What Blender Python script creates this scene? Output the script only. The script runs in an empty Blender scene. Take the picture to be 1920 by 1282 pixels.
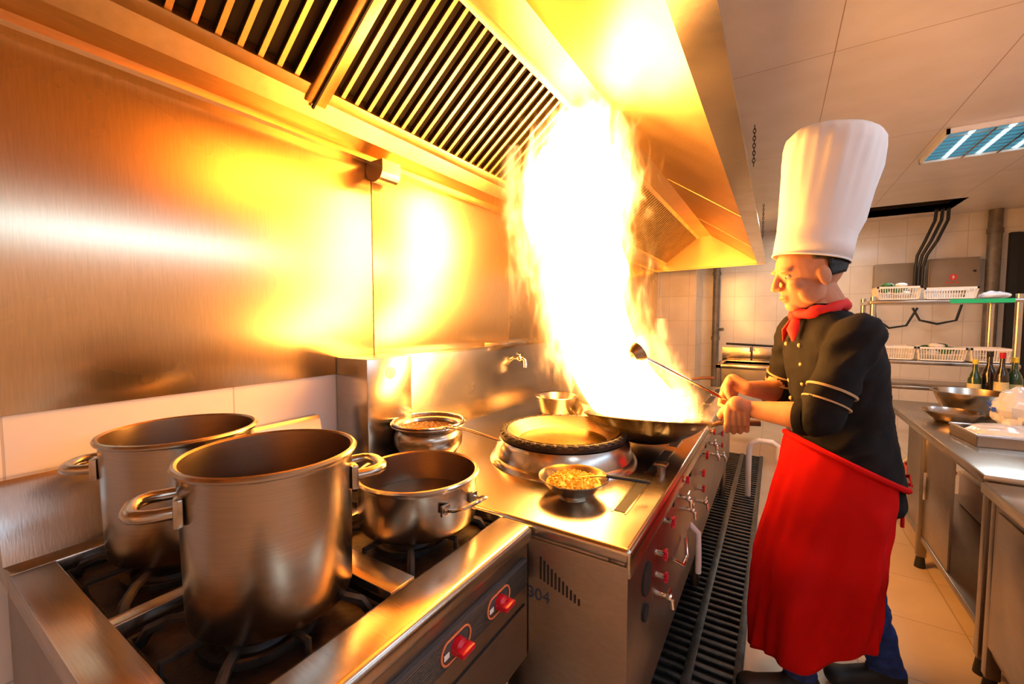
import bpy, bmesh, math, random
from mathutils import Vector, Matrix, noise
random.seed(3)
S=bpy.context.scene
col=S.collection
try:
    S.view_settings.view_transform='Standard'
    S.view_settings.look='None'
except Exception: pass

# ---------------------------------------------------------------- materials
def newmat(name):
    m=bpy.data.materials.new(name); m.use_nodes=True
    nt=m.node_tree; b=nt.nodes.get('Principled BSDF')
    return m,nt,b
def N(nt,t,**k):
    n=nt.nodes.new(t)
    for a,v in k.items(): setattr(n,a,v)
    return n
def pos(nt,scale=(1,1,1),obj=True):
    tc=N(nt,'ShaderNodeTexCoord'); mp=N(nt,'ShaderNodeMapping')
    nt.links.new(tc.outputs['Object'],mp.inputs['Vector']); mp.inputs['Scale'].default_value=scale
    return mp.outputs[0]
def ramp(nt,src,c0,c1,p0=0.3,p1=0.7):
    r=N(nt,'ShaderNodeValToRGB'); e=r.color_ramp.elements
    e[0].position=p0; e[1].position=p1; e[0].color=(*c0,1); e[1].color=(*c1,1)
    nt.links.new(src,r.inputs[0]); return r.outputs[0]
def mat(name,c,metal=0,rough=.5,var=.15,scale=8,stretch=(1,1,1),bump=0,spec=.5,coat=0,rvar=.0,trans=0,sss=0):
    m,nt,b=newmat(name)
    n=N(nt,'ShaderNodeTexNoise'); n.inputs['Scale'].default_value=scale; n.inputs['Detail'].default_value=5
    nt.links.new(pos(nt,stretch),n.inputs['Vector'])
    c0=tuple(x*(1-var) for x in c); c1=tuple(min(1,x*(1+var)) for x in c)
    nt.links.new(ramp(nt,n.outputs[0],c0,c1),b.inputs['Base Color'])
    b.inputs['Metallic'].default_value=metal; b.inputs['Roughness'].default_value=rough
    b.inputs['Specular IOR Level'].default_value=spec
    b.inputs['Coat Weight'].default_value=coat
    if trans: b.inputs['Transmission Weight'].default_value=trans
    if sss:
        b.inputs['Subsurface Weight'].default_value=sss; b.inputs['Subsurface Scale'].default_value=.01; b.inputs['Subsurface Radius'].default_value=(1,.35,.2)
    if rvar:
        mr=N(nt,'ShaderNodeMapRange'); nt.links.new(n.outputs[0],mr.inputs[0])
        mr.inputs[3].default_value=max(.03,rough-rvar); mr.inputs[4].default_value=rough+rvar
        nt.links.new(mr.outputs[0],b.inputs['Roughness'])
    if bump:
        bp=N(nt,'ShaderNodeBump'); bp.inputs['Strength'].default_value=bump; bp.inputs['Distance'].default_value=.01
        nt.links.new(n.outputs[0],bp.inputs['Height']); nt.links.new(bp.outputs[0],b.inputs['Normal'])
    return m
def steel(name,c=(.62,.58,.53),rough=.28,grain=(1,1,1),gs=60,dirt=.35,dirtc=(.22,.13,.06),bump=.08,ds=3.0,aniso=0,arot=0,rv=.05):
    """brushed stainless: fine stretched grain + faint soft grease"""
    m,nt,b=newmat(name)
    g=N(nt,'ShaderNodeTexNoise'); g.inputs['Scale'].default_value=gs; g.inputs['Detail'].default_value=4
    nt.links.new(pos(nt,grain),g.inputs['Vector'])
    d=N(nt,'ShaderNodeTexNoise'); d.inputs['Scale'].default_value=ds; d.inputs['Detail'].default_value=5; d.inputs['Roughness'].default_value=.5
    nt.links.new(pos(nt),d.inputs['Vector'])
    mx=N(nt,'ShaderNodeMix',data_type='RGBA')
    dm=N(nt,'ShaderNodeMapRange'); nt.links.new(d.outputs[0],dm.inputs[0]); dm.inputs[1].default_value=.42; dm.inputs[2].default_value=.8; dm.inputs[4].default_value=dirt
    nt.links.new(dm.outputs[0],mx.inputs[0])
    nt.links.new(ramp(nt,g.outputs[0],tuple(x*.88 for x in c),c),mx.inputs[6]); mx.inputs[7].default_value=(*dirtc,1)
    nt.links.new(mx.outputs[2],b.inputs['Base Color'])
    b.inputs['Metallic'].default_value=1
    mr=N(nt,'ShaderNodeMapRange'); nt.links.new(d.outputs[0],mr.inputs[0]); mr.inputs[1].default_value=.3; mr.inputs[2].default_value=.75
    mr.inputs[3].default_value=rough-rv; mr.inputs[4].default_value=rough+rv
    nt.links.new(mr.outputs[0],b.inputs['Roughness'])
    bp=N(nt,'ShaderNodeBump'); bp.inputs['Strength'].default_value=bump; bp.inputs['Distance'].default_value=.002
    nt.links.new(g.outputs[0],bp.inputs['Height']); nt.links.new(bp.outputs[0],b.inputs['Normal'])
    if aniso:
        t=N(nt,'ShaderNodeTangent'); t.direction_type='RADIAL'; t.axis='Z'
        nt.links.new(t.outputs[0],b.inputs['Tangent']); b.inputs['Anisotropic'].default_value=aniso; b.inputs['Anisotropic Rotation'].default_value=arot
    return m
def tilemat(name,u,v,w,h,c,grout,rough=.25,var=.04,off=(0,0),gw=.004):
    m,nt,b=newmat(name)
    tc=N(nt,'ShaderNodeTexCoord'); sp=N(nt,'ShaderNodeSeparateXYZ'); nt.links.new(tc.outputs['Object'],sp.inputs[0])
    cb=N(nt,'ShaderNodeCombineXYZ')
    a1=N(nt,'ShaderNodeMath'); a1.inputs[1].default_value=off[0]; nt.links.new(sp.outputs[u],a1.inputs[0]); nt.links.new(a1.outputs[0],cb.inputs[0])
    a2=N(nt,'ShaderNodeMath'); a2.inputs[1].default_value=off[1]; nt.links.new(sp.outputs[v],a2.inputs[0]); nt.links.new(a2.outputs[0],cb.inputs[1])
    br=N(nt,'ShaderNodeTexBrick'); br.offset=0; br.inputs['Scale'].default_value=1
    br.inputs['Brick Width'].default_value=w; br.inputs['Row Height'].default_value=h
    br.inputs['Mortar Size'].default_value=gw; br.inputs['Mortar Smooth'].default_value=.2
    br.inputs['Color1'].default_value=(*c,1); br.inputs['Color2'].default_value=(*[x*(1-var) for x in c],1); br.inputs['Mortar'].default_value=(*grout,1)
    nt.links.new(cb.outputs[0],br.inputs['Vector'])
    n=N(nt,'ShaderNodeTexNoise'); n.inputs['Scale'].default_value=5; n.inputs['Detail'].default_value=8
    nt.links.new(tc.outputs['Object'],n.inputs['Vector'])
    mx=N(nt,'ShaderNodeMix',data_type='RGBA',blend_type='MULTIPLY'); mx.inputs[0].default_value=1
    nt.links.new(br.outputs[0],mx.inputs[6]); nt.links.new(ramp(nt,n.outputs[0],(.90,.88,.85),(1,1,1)),mx.inputs[7])
    nt.links.new(mx.outputs[2],b.inputs['Base Color']); b.inputs['Roughness'].default_value=rough
    bp=N(nt,'ShaderNodeBump'); bp.invert=True; bp.inputs['Strength'].default_value=.3; bp.inputs['Distance'].default_value=.003
    nt.links.new(br.outputs['Fac'],bp.inputs['Height']); nt.links.new(bp.outputs[0],b.inputs['Normal'])
    return m
def emis(name,c,s):
    m,nt,b=newmat(name); nt.nodes.remove(b)
    e=N(nt,'ShaderNodeEmission'); e.inputs[0].default_value=(*c,1); e.inputs[1].default_value=s
    nt.links.new(e.outputs[0],nt.nodes['Material Output'].inputs[0]); return m

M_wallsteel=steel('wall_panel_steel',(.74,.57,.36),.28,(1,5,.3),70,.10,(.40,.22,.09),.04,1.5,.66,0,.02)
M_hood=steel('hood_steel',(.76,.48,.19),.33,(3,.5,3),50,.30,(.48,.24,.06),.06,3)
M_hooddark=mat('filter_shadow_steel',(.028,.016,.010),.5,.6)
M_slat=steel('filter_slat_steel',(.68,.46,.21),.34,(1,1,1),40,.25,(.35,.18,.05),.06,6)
M_counter=steel('counter_steel',(.56,.50,.42),.24,(.3,6,1),50,.22,(.26,.16,.08),.05,4)
M_front=steel('front_panel_steel',(.34,.30,.26),.34,(1,.4,4),50,.22,(.17,.10,.06),.05,4)
M_pot=steel('pot_steel',(.47,.41,.34),.24,(.4,.4,8),40,.10,(.30,.20,.12),.02,4,.5,0,.02)
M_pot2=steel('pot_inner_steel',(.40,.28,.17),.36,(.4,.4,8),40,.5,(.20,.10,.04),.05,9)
M_chrome=mat('chrome',(.8,.78,.75),1,.12,.03)
M_iron=mat('cast_iron',(.022,.016,.012),.3,.55,.5,30,bump=.3)
M_soot=mat('sooty_well',(.020,.008,.003),.1,.5,.9,22,bump=.5,rvar=.2)
M_black=mat('matte_black',(.01,.01,.01),0,.6)
M_wokblack=mat('wok_carbon_steel',(.028,.015,.009),.6,.36,.4,20,bump=.1,rvar=.1)
M_red=mat('red_knob_plastic',(.50,.004,.02),0,.3,.1)
M_orange=mat('orange_outline',(.75,.22,.08),0,.4,.05)
M_white=mat('white_plastic',(.8,.8,.78),0,.35,.04)
M_green=mat('green_leaf',(.04,.16,.03),0,.5,.5,30)
M_greenedge=mat('green_edge_strip',(.01,.55,.22),0,.4,.1)
M_rubber=mat('black_rubber',(.012,.012,.013),0,.5,.2)
M_pipe=mat('grey_pipe_paint',(.17,.14,.11),.3,.45,.3,12)
M_grate=mat('drain_grate_iron',(.045,.050,.052),.5,.40,.5,25,bump=.2)
M_skin=mat('skin',(.52,.24,.13),0,.6,.14,18,spec=.25,bump=.06,sss=.15)
M_lip=mat('lips',(.38,.12,.09),0,.5,.05)
M_hair=mat('black_hair',(.01,.008,.007),0,.6,.5,60,bump=.5)
M_jacket=mat('black_chef_jacket_cloth',(.009,.007,.007),0,.85,.4,14,bump=.35,spec=.2)
M_piping=mat('jacket_gold_piping',(.42,.28,.14),0,.7,.1)
M_apron=mat('red_apron_cloth',(.54,.005,.004),0,.85,.15,6,bump=.35,spec=.12)
M_scarf=mat('red_neckerchief_cloth',(.65,.015,.01),0,.75,.15,10,bump=.2)
M_jeans=mat('blue_denim',(.012,.04,.20),0,.8,.35,40,bump=.2)
M_hat=mat('white_toque_cloth',(.80,.76,.73),0,.85,.03,6,bump=.12)
M_wood=mat('brown_handle',(.10,.04,.02),0,.4,.3,20)
M_noodle=mat('yellow_noodles',(.90,.52,.03),0,.5,.3,60)
M_broth=mat('dark_broth',(.04,.018,.010),0,.12,.4,12)
M_oil=mat('golden_oil',(.38,.22,.03),.6,.22,.5,9,bump=.05)
M_glassdark=mat('soy_bottle_glass',(.02,.012,.008),0,.08,.1,coat=.5)
M_glassgreen=mat('green_bottle_glass',(.02,.06,.02),0,.08,.1,coat=.5)
M_label=mat('bottle_label',(.70,.62,.30),0,.5,.2)
M_yellow=mat('yellow_cap',(.8,.6,.05),0,.4,.05)
M_boxgrey=mat('electrical_box_paint',(.28,.22,.16),.1,.45,.08)
M_boxred=mat('hazard_red',(.7,.05,.03),0,.4,.02)
M_bag=mat('thin_plastic_film',(.85,.86,.88),0,.15,.05,10,trans=.35)
M_blueink=mat('blue_ink',(.03,.09,.45),0,.5,.05)
M_bucket=mat('red_bucket_plastic',(.55,.06,.02),0,.4,.05)
M_eye=mat('eye_white',(.42,.34,.28),0,.3,.02)
M_hole=mat('ceiling_void',(.02,.012,.01),0,.8)
M_panelgrey=mat('control_panel_grey',(.10,.095,.10),.4,.4,.1)
M_winglass=emis('added_window_glow',(.45,.68,1.0),10)
M_tube=emis('fluorescent_diffuser',(.55,.9,1.0),3.2)

# ---------------------------------------------------------------- builder
class B:
    def __init__(s,name,loc=(0,0,0),rotz=0,parent=None):
        s.name=name;s.loc=loc;s.rotz=rotz;s.v=[];s.f=[];s.mi=[];s.mats=[];s.parent=parent
    def m(s,mt):
        if mt not in s.mats: s.mats.append(mt)
        return s.mats.index(mt)
    def add(s,vs,fs,mt,M=None):
        o=len(s.v)
        for p in vs:
            p=Vector(p)
            if M is not None: p=M@p
            s.v.append(p)
        k=s.m(mt)
        for f in fs:
            s.f.append([i+o for i in f]); s.mi.append(k)
    def box(s,lo,hi,mt,bev=0,M=None,seg=2):
        lo=Vector(lo);hi=Vector(hi)
        bm=bmesh.new(); bmesh.ops.create_cube(bm,size=1)
        c=(lo+hi)/2; d=hi-lo
        for v in bm.verts: v.co=Vector((v.co.x*d.x,v.co.y*d.y,v.co.z*d.z))+c
        if bev: bmesh.ops.bevel(bm,geom=bm.edges[:],offset=bev,segments=seg,profile=.5,affect='EDGES')
        bm.verts.index_update()
        s.add([v.co.copy() for v in bm.verts],[[v.index for v in f.verts] for f in bm.faces],mt,M); bm.free()
    def lathe(s,prof,mt,c=(0,0,0),seg=48,M=None,close=False):
        c=Vector(c);vs=[];fs=[];n=len(prof)
        for r,z in prof:
            for i in range(seg):
                a=2*math.pi*i/seg; vs.append(c+Vector((max(r,1e-5)*math.cos(a),max(r,1e-5)*math.sin(a),z)))
        rr=n if close else n-1
        for j in range(rr):
            k=(j+1)%n
            for i in range(seg):
                i2=(i+1)%seg; fs.append([j*seg+i,j*seg+i2,k*seg+i2,k*seg+i])
        s.add(vs,fs,mt,M)
    def tube(s,pts,r,mt,seg=10,closed=False,M=None,flat=1.0,up=None):
        pts=[Vector(p) for p in pts]; n=len(pts)
        rs=r if isinstance(r,(list,tuple)) else [r]*n
        vs=[];fs=[];prev=None
        for i in range(n):
            if closed: t=(pts[(i+1)%n]-pts[i-1])
            else: t=pts[min(i+1,n-1)]-pts[max(i-1,0)]
            t.normalize()
            if prev is None:
                ref=Vector(up) if up else (Vector((0,0,1)) if abs(t.z)<.9 else Vector((1,0,0)))
                u=(ref-t*ref.dot(t)).normalized()
            else: u=(prev-t*prev.dot(t)).normalized()
            prev=u; w=t.cross(u)
            for k in range(seg):
                a=2*math.pi*k/seg; vs.append(pts[i]+u*(rs[i]*math.cos(a)*flat)+w*(rs[i]*math.sin(a)))
        for i in range(n if closed else n-1):
            j=(i+1)%n
            for k in range(seg):
                k2=(k+1)%seg; fs.append([i*seg+k,i*seg+k2,j*seg+k2,j*seg+k])
        if not closed:
            fs.append(list(range(seg))[::-1]); fs.append([(n-1)*seg+k for k in range(seg)])
        s.add(vs,fs,mt,M)
    def sphere(s,c,r,mt,M=None,seg=20,rings=12):
        if not isinstance(r,(list,tuple)): r=(r,r,r)
        c=Vector(c);vs=[];fs=[]
        vs.append(c+Vector((0,0,r[2])))
        for j in range(1,rings):
            p=math.pi*j/rings
            for i in range(seg):
                a=2*math.pi*i/seg
                vs.append(c+Vector((r[0]*math.sin(p)*math.cos(a),r[1]*math.sin(p)*math.sin(a),r[2]*math.cos(p))))
        vs.append(c-Vector((0,0,r[2]))); L=len(vs)-1
        for i in range(seg): fs.append([0,1+i,1+(i+1)%seg])
        for j in range(rings-2):
            for i in range(seg):
                i2=(i+1)%seg; fs.append([1+j*seg+i,1+(j+1)*seg+i,1+(j+1)*seg+i2,1+j*seg+i2])
        for i in range(seg): fs.append([L,1+(rings-2)*seg+(i+1)%seg,1+(rings-2)*seg+i])
        s.add(vs,fs,mt,M)
    def prism(s,poly,y0,y1,mt,M=None):
        n=len(poly); vs=[(x,y0,z) for x,z in poly]+[(x,y1,z) for x,z in poly]
        fs=[list(range(n))[::-1],[n+i for i in range(n)]]+[[i,(i+1)%n,n+(i+1)%n,n+i] for i in range(n)]
        s.add(vs,fs,mt,M)
    def finish(s,smooth=True,ang=38):
        me=bpy.data.meshes.new(s.name); me.from_pydata([tuple(p) for p in s.v],[],s.f)
        for mt in s.mats: me.materials.append(mt)
        me.polygons.foreach_set('material_index',s.mi)
        bm=bmesh.new(); bm.from_mesh(me); bmesh.ops.recalc_face_normals(bm,faces=bm.faces[:]); bm.to_mesh(me); bm.free()
        if smooth:
            me.shade_smooth()
            try: me.set_sharp_from_angle(angle=math.radians(ang))
            except Exception: pass
        o=bpy.data.objects.new(s.name,me); col.objects.link(o)
        o.location=s.loc; o.rotation_euler=(0,0,s.rotz)
        if s.parent: o.parent=s.parent
        return o
def empty(name,loc=(0,0,0),rotz=0):
    e=bpy.data.objects.new(name,None); col.objects.link(e); e.location=loc; e.rotation_euler=(0,0,rotz); e.empty_display_size=.1; return e
def remesh(o,vox,it=6,keep=None):
    md=o.modifiers.new('r','REMESH'); md.mode='VOXEL'; md.voxel_size=vox
    sm=o.modifiers.new('s','SMOOTH'); sm.factor=.5; sm.iterations=it
    bpy.context.view_layer.update()
    dg=bpy.context.evaluated_depsgraph_get()
    me=bpy.data.meshes.new_from_object(o.evaluated_get(dg)); mats=list(o.data.materials)
    o.modifiers.clear(); o.data=me
    if len(me.materials)==0:
        for m_ in mats: me.materials.append(m_)
    me.shade_smooth(); return o

XW=-1.38
# ---------------------------------------------------------------- room
XR=2.4; YF=6.6; YB=-1.6; ZC=2.45
M_floor=tilemat('floor_tile',0,1,.4,.4,(.68,.54,.38),(.46,.34,.22),.30,.06,(.1,.0),.003)
M_wt=tilemat('wall_tile_side',1,2,.45,.30,(.80,.75,.68),(.55,.50,.44),.18,.02,(.28,.085),.0025)
M_wf=tilemat('wall_tile_far',0,2,.25,.33,(.75,.68,.60),(.57,.49,.41),.16,.03,(0,.05),.003)
M_ceil=tilemat('ceiling_panel',0,1,.635,1.27,(.71,.65,.62),(.34,.22,.16),.30,.02,(-.18+.635*4,.2+1.27*2),.0022)
b=B('floor'); b.box((XW-.1,YB-.1,-.1),(XR+.1,YF+.1,0),M_floor); b.finish(False)
b=B('ceiling')
hx0,hx1,hy0,hy1=.75,1.52,5.75,6.35
for lo,hi in [((XW-.1,YB-.1),(hx0,YF+.1)),((hx1,YB-.1),(XR+.1,YF+.1)),((hx0,YB-.1),(hx1,hy0)),((hx0,hy1),(hx1,YF+.1))]:
    b.box((lo[0],lo[1],ZC),(hi[0],hi[1],ZC+.08),M_ceil)
b.box((hx0-.03,hy0-.03,ZC+.3),(hx1+.03,hy1+.03,ZC+.34),M_hole)
for lo,hi in [((hx0-.02,hy0),(hx0,hy1)),((hx1,hy0),(hx1+.02,hy1)),((hx0,hy0-.02),(hx1,hy0)),((hx0,hy1),(hx1,hy1+.02))]:
    b.box((lo[0],lo[1],ZC+.005),(hi[0],hi[1],ZC+.3),M_hole)
b.finish(False)
b=B('wall_left'); b.box((XW-.1,YB-.1,0),(XW,YF+.1,ZC),M_wt); b.finish(False)
b=B('wall_far'); b.box((XW,YF,0),(XR,YF+.1,ZC),M_wf); b.finish(False)
b=B('wall_back'); b.box((XW,YB-.1,0),(XR,YB,ZC),M_wf); b.finish(False)
b=B('wall_right')
wz0,wz1,wy0,wy1=1.84,2.14,-1.0,3.0
b.box((XR,YB,0),(XR+.1,YF,wz0),M_wt); b.box((XR,YB,wz1),(XR+.1,YF,ZC),M_wt)
b.box((XR,YB,wz0),(XR+.1,wy0,wz1),M_wt); b.box((XR,wy1,wz0),(XR+.1,YF,wz1),M_wt); b.finish(False)
b=B('added_window_1'); b.box((XR+.05,wy0,wz0),(XR+.06,wy1,wz1),M_winglass)  # unseen window, added for the bluish reflection band on the left wall steel
for z in (wz0,wz1-.03): b.box((XR+.0,wy0,z),(XR+.05,wy1,z+.03),M_white)
for i in range(5):
    y=wy0+(wy1-wy0-.04)*i/4; b.box((XR+.0,y,wz0+.03),(XR+.05,y+.04,wz1-.03),M_white)
b.finish(False)
b=B('wall_column'); b.box((XW,6.05,0),(-.91,YF,ZC),M_wf,.004); b.finish(False)
b=B('door_1'); 
b.box((2.05,YF-.06,0.001),(2.12,YF-.002,2.2),M_black); b.box((2.12,YF-.03,0.001),(XR-.002,YF-.002,2.2),M_black); b.finish(False)

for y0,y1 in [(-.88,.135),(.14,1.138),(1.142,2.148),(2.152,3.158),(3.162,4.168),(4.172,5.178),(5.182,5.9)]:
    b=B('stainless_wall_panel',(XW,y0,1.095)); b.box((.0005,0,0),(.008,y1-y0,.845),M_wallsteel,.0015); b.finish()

# ---------------------------------------------------------------- exhaust hood
b=B('exhaust_hood',(0,0,0)); HY0,HY1=-1.2,5.72
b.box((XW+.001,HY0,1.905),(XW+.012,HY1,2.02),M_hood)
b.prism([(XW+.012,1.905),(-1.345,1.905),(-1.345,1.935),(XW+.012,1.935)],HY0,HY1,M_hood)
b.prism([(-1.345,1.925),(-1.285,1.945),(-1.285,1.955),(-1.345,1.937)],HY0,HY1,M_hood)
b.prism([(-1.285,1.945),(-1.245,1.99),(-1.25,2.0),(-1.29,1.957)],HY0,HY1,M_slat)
fx0,fz0,fx1,fz1=-1.25,2.0,-.845,2.31
L=math.hypot(fx1-fx0,fz1-fz0); ang=math.atan2(fz1-fz0,fx1-fx0)
def FM(y):
    return Matrix.Translation((fx0,y,fz0))@Matrix.Rotation(-ang,4,'Y')
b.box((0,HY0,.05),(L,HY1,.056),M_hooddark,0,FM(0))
b.box((-.005,HY0,-.012),(.035,HY1,.05),M_slat,.003,FM(0))
b.box((L-.03,HY0,-.008),(L+.01,HY1,.05),M_slat,.003,FM(0))
y=HY0+.02
while y<HY1:
    if abs(y-.83)>.045:
        b.box((.03,y,-.004),(L-.03,y+.014,.002),M_slat,0,FM(0))
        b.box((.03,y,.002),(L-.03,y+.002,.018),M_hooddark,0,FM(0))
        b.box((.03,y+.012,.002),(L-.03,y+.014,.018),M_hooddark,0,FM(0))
    y+=.052
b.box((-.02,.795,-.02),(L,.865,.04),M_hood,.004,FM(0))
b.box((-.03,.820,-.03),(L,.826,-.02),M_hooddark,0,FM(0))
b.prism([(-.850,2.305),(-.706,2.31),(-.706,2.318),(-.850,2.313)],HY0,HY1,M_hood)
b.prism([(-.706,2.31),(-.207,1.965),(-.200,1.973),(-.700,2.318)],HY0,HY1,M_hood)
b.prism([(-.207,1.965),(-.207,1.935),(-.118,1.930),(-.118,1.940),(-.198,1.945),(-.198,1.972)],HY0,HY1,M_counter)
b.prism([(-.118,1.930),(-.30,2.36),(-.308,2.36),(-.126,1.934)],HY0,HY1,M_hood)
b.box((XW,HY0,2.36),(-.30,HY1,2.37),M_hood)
for yy in (3.2,4.6):
    b.prism([(-.69,2.296),(-.215,1.968),(-.213,1.972),(-.688,2.30)],yy,yy+.004,M_slat)
gab=[(XW+.001,1.905),(-.118,1.93),(-.30,2.365),(XW+.001,2.365)]
b.prism(gab,HY1,HY1+.008,M_hood); b.prism(gab,HY0-.008,HY0,M_hood)
b.prism([(-1.2,1.925),(-.2,1.94),(-.2,1.95),(-1.2,1.935)],HY1-.03,HY1,M_slat)
b.finish()
b=B('hood_bracket',(XW+.009,1.15,1.904))
pf=[(0,0),(.095,0)]+[(.0475+.0475*math.cos(a),-.035-.045*math.sin(a)) for a in [i*math.pi/12 for i in range(12)]]+[(0,-.035)]
b.prism(pf,-.035,.055,M_counter); b.finish(False)
def chain(y,x,z0,z1):
    b=B('hanging_chain',(x,y,z0)); z=0; k=0
    while z<z1-z0:
        p=[]
        for i in range(12):
            a=2*math.pi*i/12; u=.007*math.cos(a); w=.014*math.sin(a)
            p.append((u,0,z+w) if k%2 else (0,u,z+w))
        b.tube(p,.0022,M_rubber,6,closed=True); z+=.021; k+=1
    b.finish()
chain(2.88,-.14,2.20,2.43); chain(4.9,-.14,2.1,2.43)

# ---------------------------------------------------------------- gas range
GY0,GY1=.15,.872; GX0,GX1=-1.372,-.485
b=B('gas_range',(0,0,0))
b.box((GX0+.02,GY0+.01,.46),(GX1-.03,GY1-.01,.755),M_front)
b.box((GX0,GY0,.758),(-1.25,GY1,.80),M_counter,.004)
b.box((-.585,GY0,.758),(GX1,GY1,.80),M_counter,.014,seg=4)
for y0,y1 in [(GY0,.215),(.512,.572),(.868,GY1)]:
    b.box((-1.252,y0,.758),(-.583,y1,.799),M_counter,.002)
b.box((-.932,.213,.758),(-.900,.870,.799),M_counter,.002)
b.box((-1.252,.21,.745),(-.583,.87,.762),M_soot)
b.prism([(GX0,.80),(-1.30,.80),(-1.335,.95),(-1.345,.965),(GX0,.965)],GY0,GY1,M_counter)
for cx in (-1.09,-.742):
    for cy in (.363,.72):
        b.lathe([(.0,.775),(.035,.775),(.05,.77),(.055,.762)],M_iron,(cx,cy,0),24)
        b.lathe([(.075,.770),(.09,.775),(.09,.762)],M_iron,(cx,cy,0),24)
        for k in range(4):
            a=math.pi/4+k*math.pi/2
            d=Vector((math.cos(a),math.sin(a),0)); c=Vector((cx,cy,0))
            b.tube([c+d*.045+Vector((0,0,.802)),c+d*.135+Vector((0,0,.802)),c+d*.165+Vector((0,0,.79)),c+d*.18+Vector((0,0,.765))],[.008,.008,.009,.009],M_iron,6)
            a2=k*math.pi/2; d=Vector((math.cos(a2),math.sin(a2),0))
            b.tube([c+d*.06+Vector((0,0,.800)),c+d*.14+Vector((0,0,.800)),c+d*.14+Vector((0,0,.765))],.006,M_iron,6)
        b.tube([(cx-.142,cy-.138,.772),(cx+.142,cy-.138,.772),(cx+.142,cy+.138,.772),(cx-.142,cy+.138,.772)],.006,M_iron,6,closed=True)
b.prism([(GX1-.03,.46),(GX1-.018,.46),(GX1-.018,.755),(GX1-.03,.755)],GY0,GY1,M_front)
b.box((GX1-.02,GY0+.02,.655),(GX1-.008,GY1-.015,.722),M_panelgrey,.003)
for i in range(12): b.box((GX1-.009,GY0+.03,.659+i*.005),(GX1-.0065,GY1-.02,.6605+i*.005),M_front)
for ky in (.24,.38,.587,.73):
    pts=[]
    for i in range(24):
        a=2*math.pi*i/24
        pts.append((GX1-.006,ky+(.022 if math.cos(a)>0 else -.022)+.020*math.cos(a),.688+.022*math.sin(a)))
    b.tube(pts,.0022,M_orange,6,closed=True)
    b.box((GX1-.0085,ky-.034,.672),(GX1-.0055,ky+.034,.704),M_panelgrey,.001)
    b.box((GX1-.0058,ky-.036,.680),(GX1-.0045,ky-.022,.690),M_white)
    b.tube([(GX1-.006,ky,.688),(GX1+.006,ky,.688),(GX1+.012,ky,.688)],[.017,.016,.010],M_red,16)
    b.box((GX1+.006,ky-.019,.682),(GX1+.026,ky+.019,.694),M_red,.004)
b.box((GX1-.019,GY0+.02,.60),(GX1-.0155,GY1-.015,.604),M_black)
for x in (GX0+.06,GX1-.07):
    for y in (GY0+.05,GY1-.05): b.tube([(x,y,0),(x,y,.47)],.019,M_front,12)
b.box((GX0+.05,GY0+.04,.14),(GX1-.06,GY1-.04,.155),M_front)
hz_=[(GX1-.04,.80,.50),(GX1-.035,.79,.40),(GX1-.05,.76,.28),(GX1-.09,.74,.16)]
b.tube(hz_,.011,M_chrome,10)
for i in range(30):
    k=i/30*3; j=min(2,int(k)); p=Vector(hz_[j]).lerp(Vector(hz_[j+1]),k-j); b.tube([p,p+Vector((0,-.001,-.005))],.0135,M_chrome,10)
b.finish()

# ---------------------------------------------------------------- pots
def rotpts(p,a): return Matrix.Rotation(a,4,'Z')@Vector(p)
def stockpot(name,loc,R,H,ha,hz=None,wire=False,taper=.006,fill=None,fz=None):
    b=B(name,loc)
    ro=R-taper
    b.lathe([(0,0),(ro-.012,0),(ro-.003,.003),(ro,.012),(R-.002,H-.012),(R,H-.006),(R+.006,H-.003),(R+.007,H+.001),(R+.004,H+.005),(R,H+.006)],M_pot,seg=72)
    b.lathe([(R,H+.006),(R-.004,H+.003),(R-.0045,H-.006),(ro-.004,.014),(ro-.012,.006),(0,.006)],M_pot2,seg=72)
    if fill: b.lathe([(0,fz),(ro-.006+taper*fz/H,fz)],fill,seg=72)
    hz=hz or H-.055
    for s in (0,math.pi):
        a=ha+s
        if wire:
            p=[(R-.003,-.045,hz),(R+.02,-.043,hz+.004),(R+.045,-.036,hz+.014),(R+.055,-.015,hz+.02),(R+.055,.015,hz+.02),(R+.045,.036,hz+.014),(R+.02,.043,hz+.004),(R-.003,.045,hz)]
            b.tube([rotpts(q,a) for q in p],.0042,M_chrome,8)
            for sy in (-.045,.045):
                b.box((R-.008,sy-.012,hz-.012),(R+.000,sy+.012,hz+.012),M_pot,.002,Matrix.Rotation(a,4,'Z'))
        else:
            p=[(R-.010,-.045,hz),(R+.018,-.045,hz),(R+.034,-.042,hz+.001),(R+.046,-.033,hz+.001),(R+.052,-.017,hz+.001),(R+.053,0,hz+.001),(R+.052,.017,hz+.001),(R+.046,.033,hz+.001),(R+.034,.042,hz+.001),(R+.018,.045,hz),(R-.010,.045,hz)]
            b.tube([rotpts(q,a) for q in p],.0115,M_pot,12,flat=.85,up=(0,0,1))
            for sy in (-.045,.045):
                b.box((R-.014,sy-.015,hz-.022),(R-.001,sy+.015,hz+.022),M_pot,.003,Matrix.Rotation(a,4,'Z'))
    return b.finish()
HA=math.atan2(-.92,-.39)
stockpot('stockpot',(-.742,.390,.8105),.134,.256,HA)
stockpot('stockpot',(-1.110,.392,.8105),.138,.243,HA-.25)
stockpot('saucepot',(-.735,.738,.8105),.143,.116,-.08,.072,True,.003,M_broth,.045)

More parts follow.
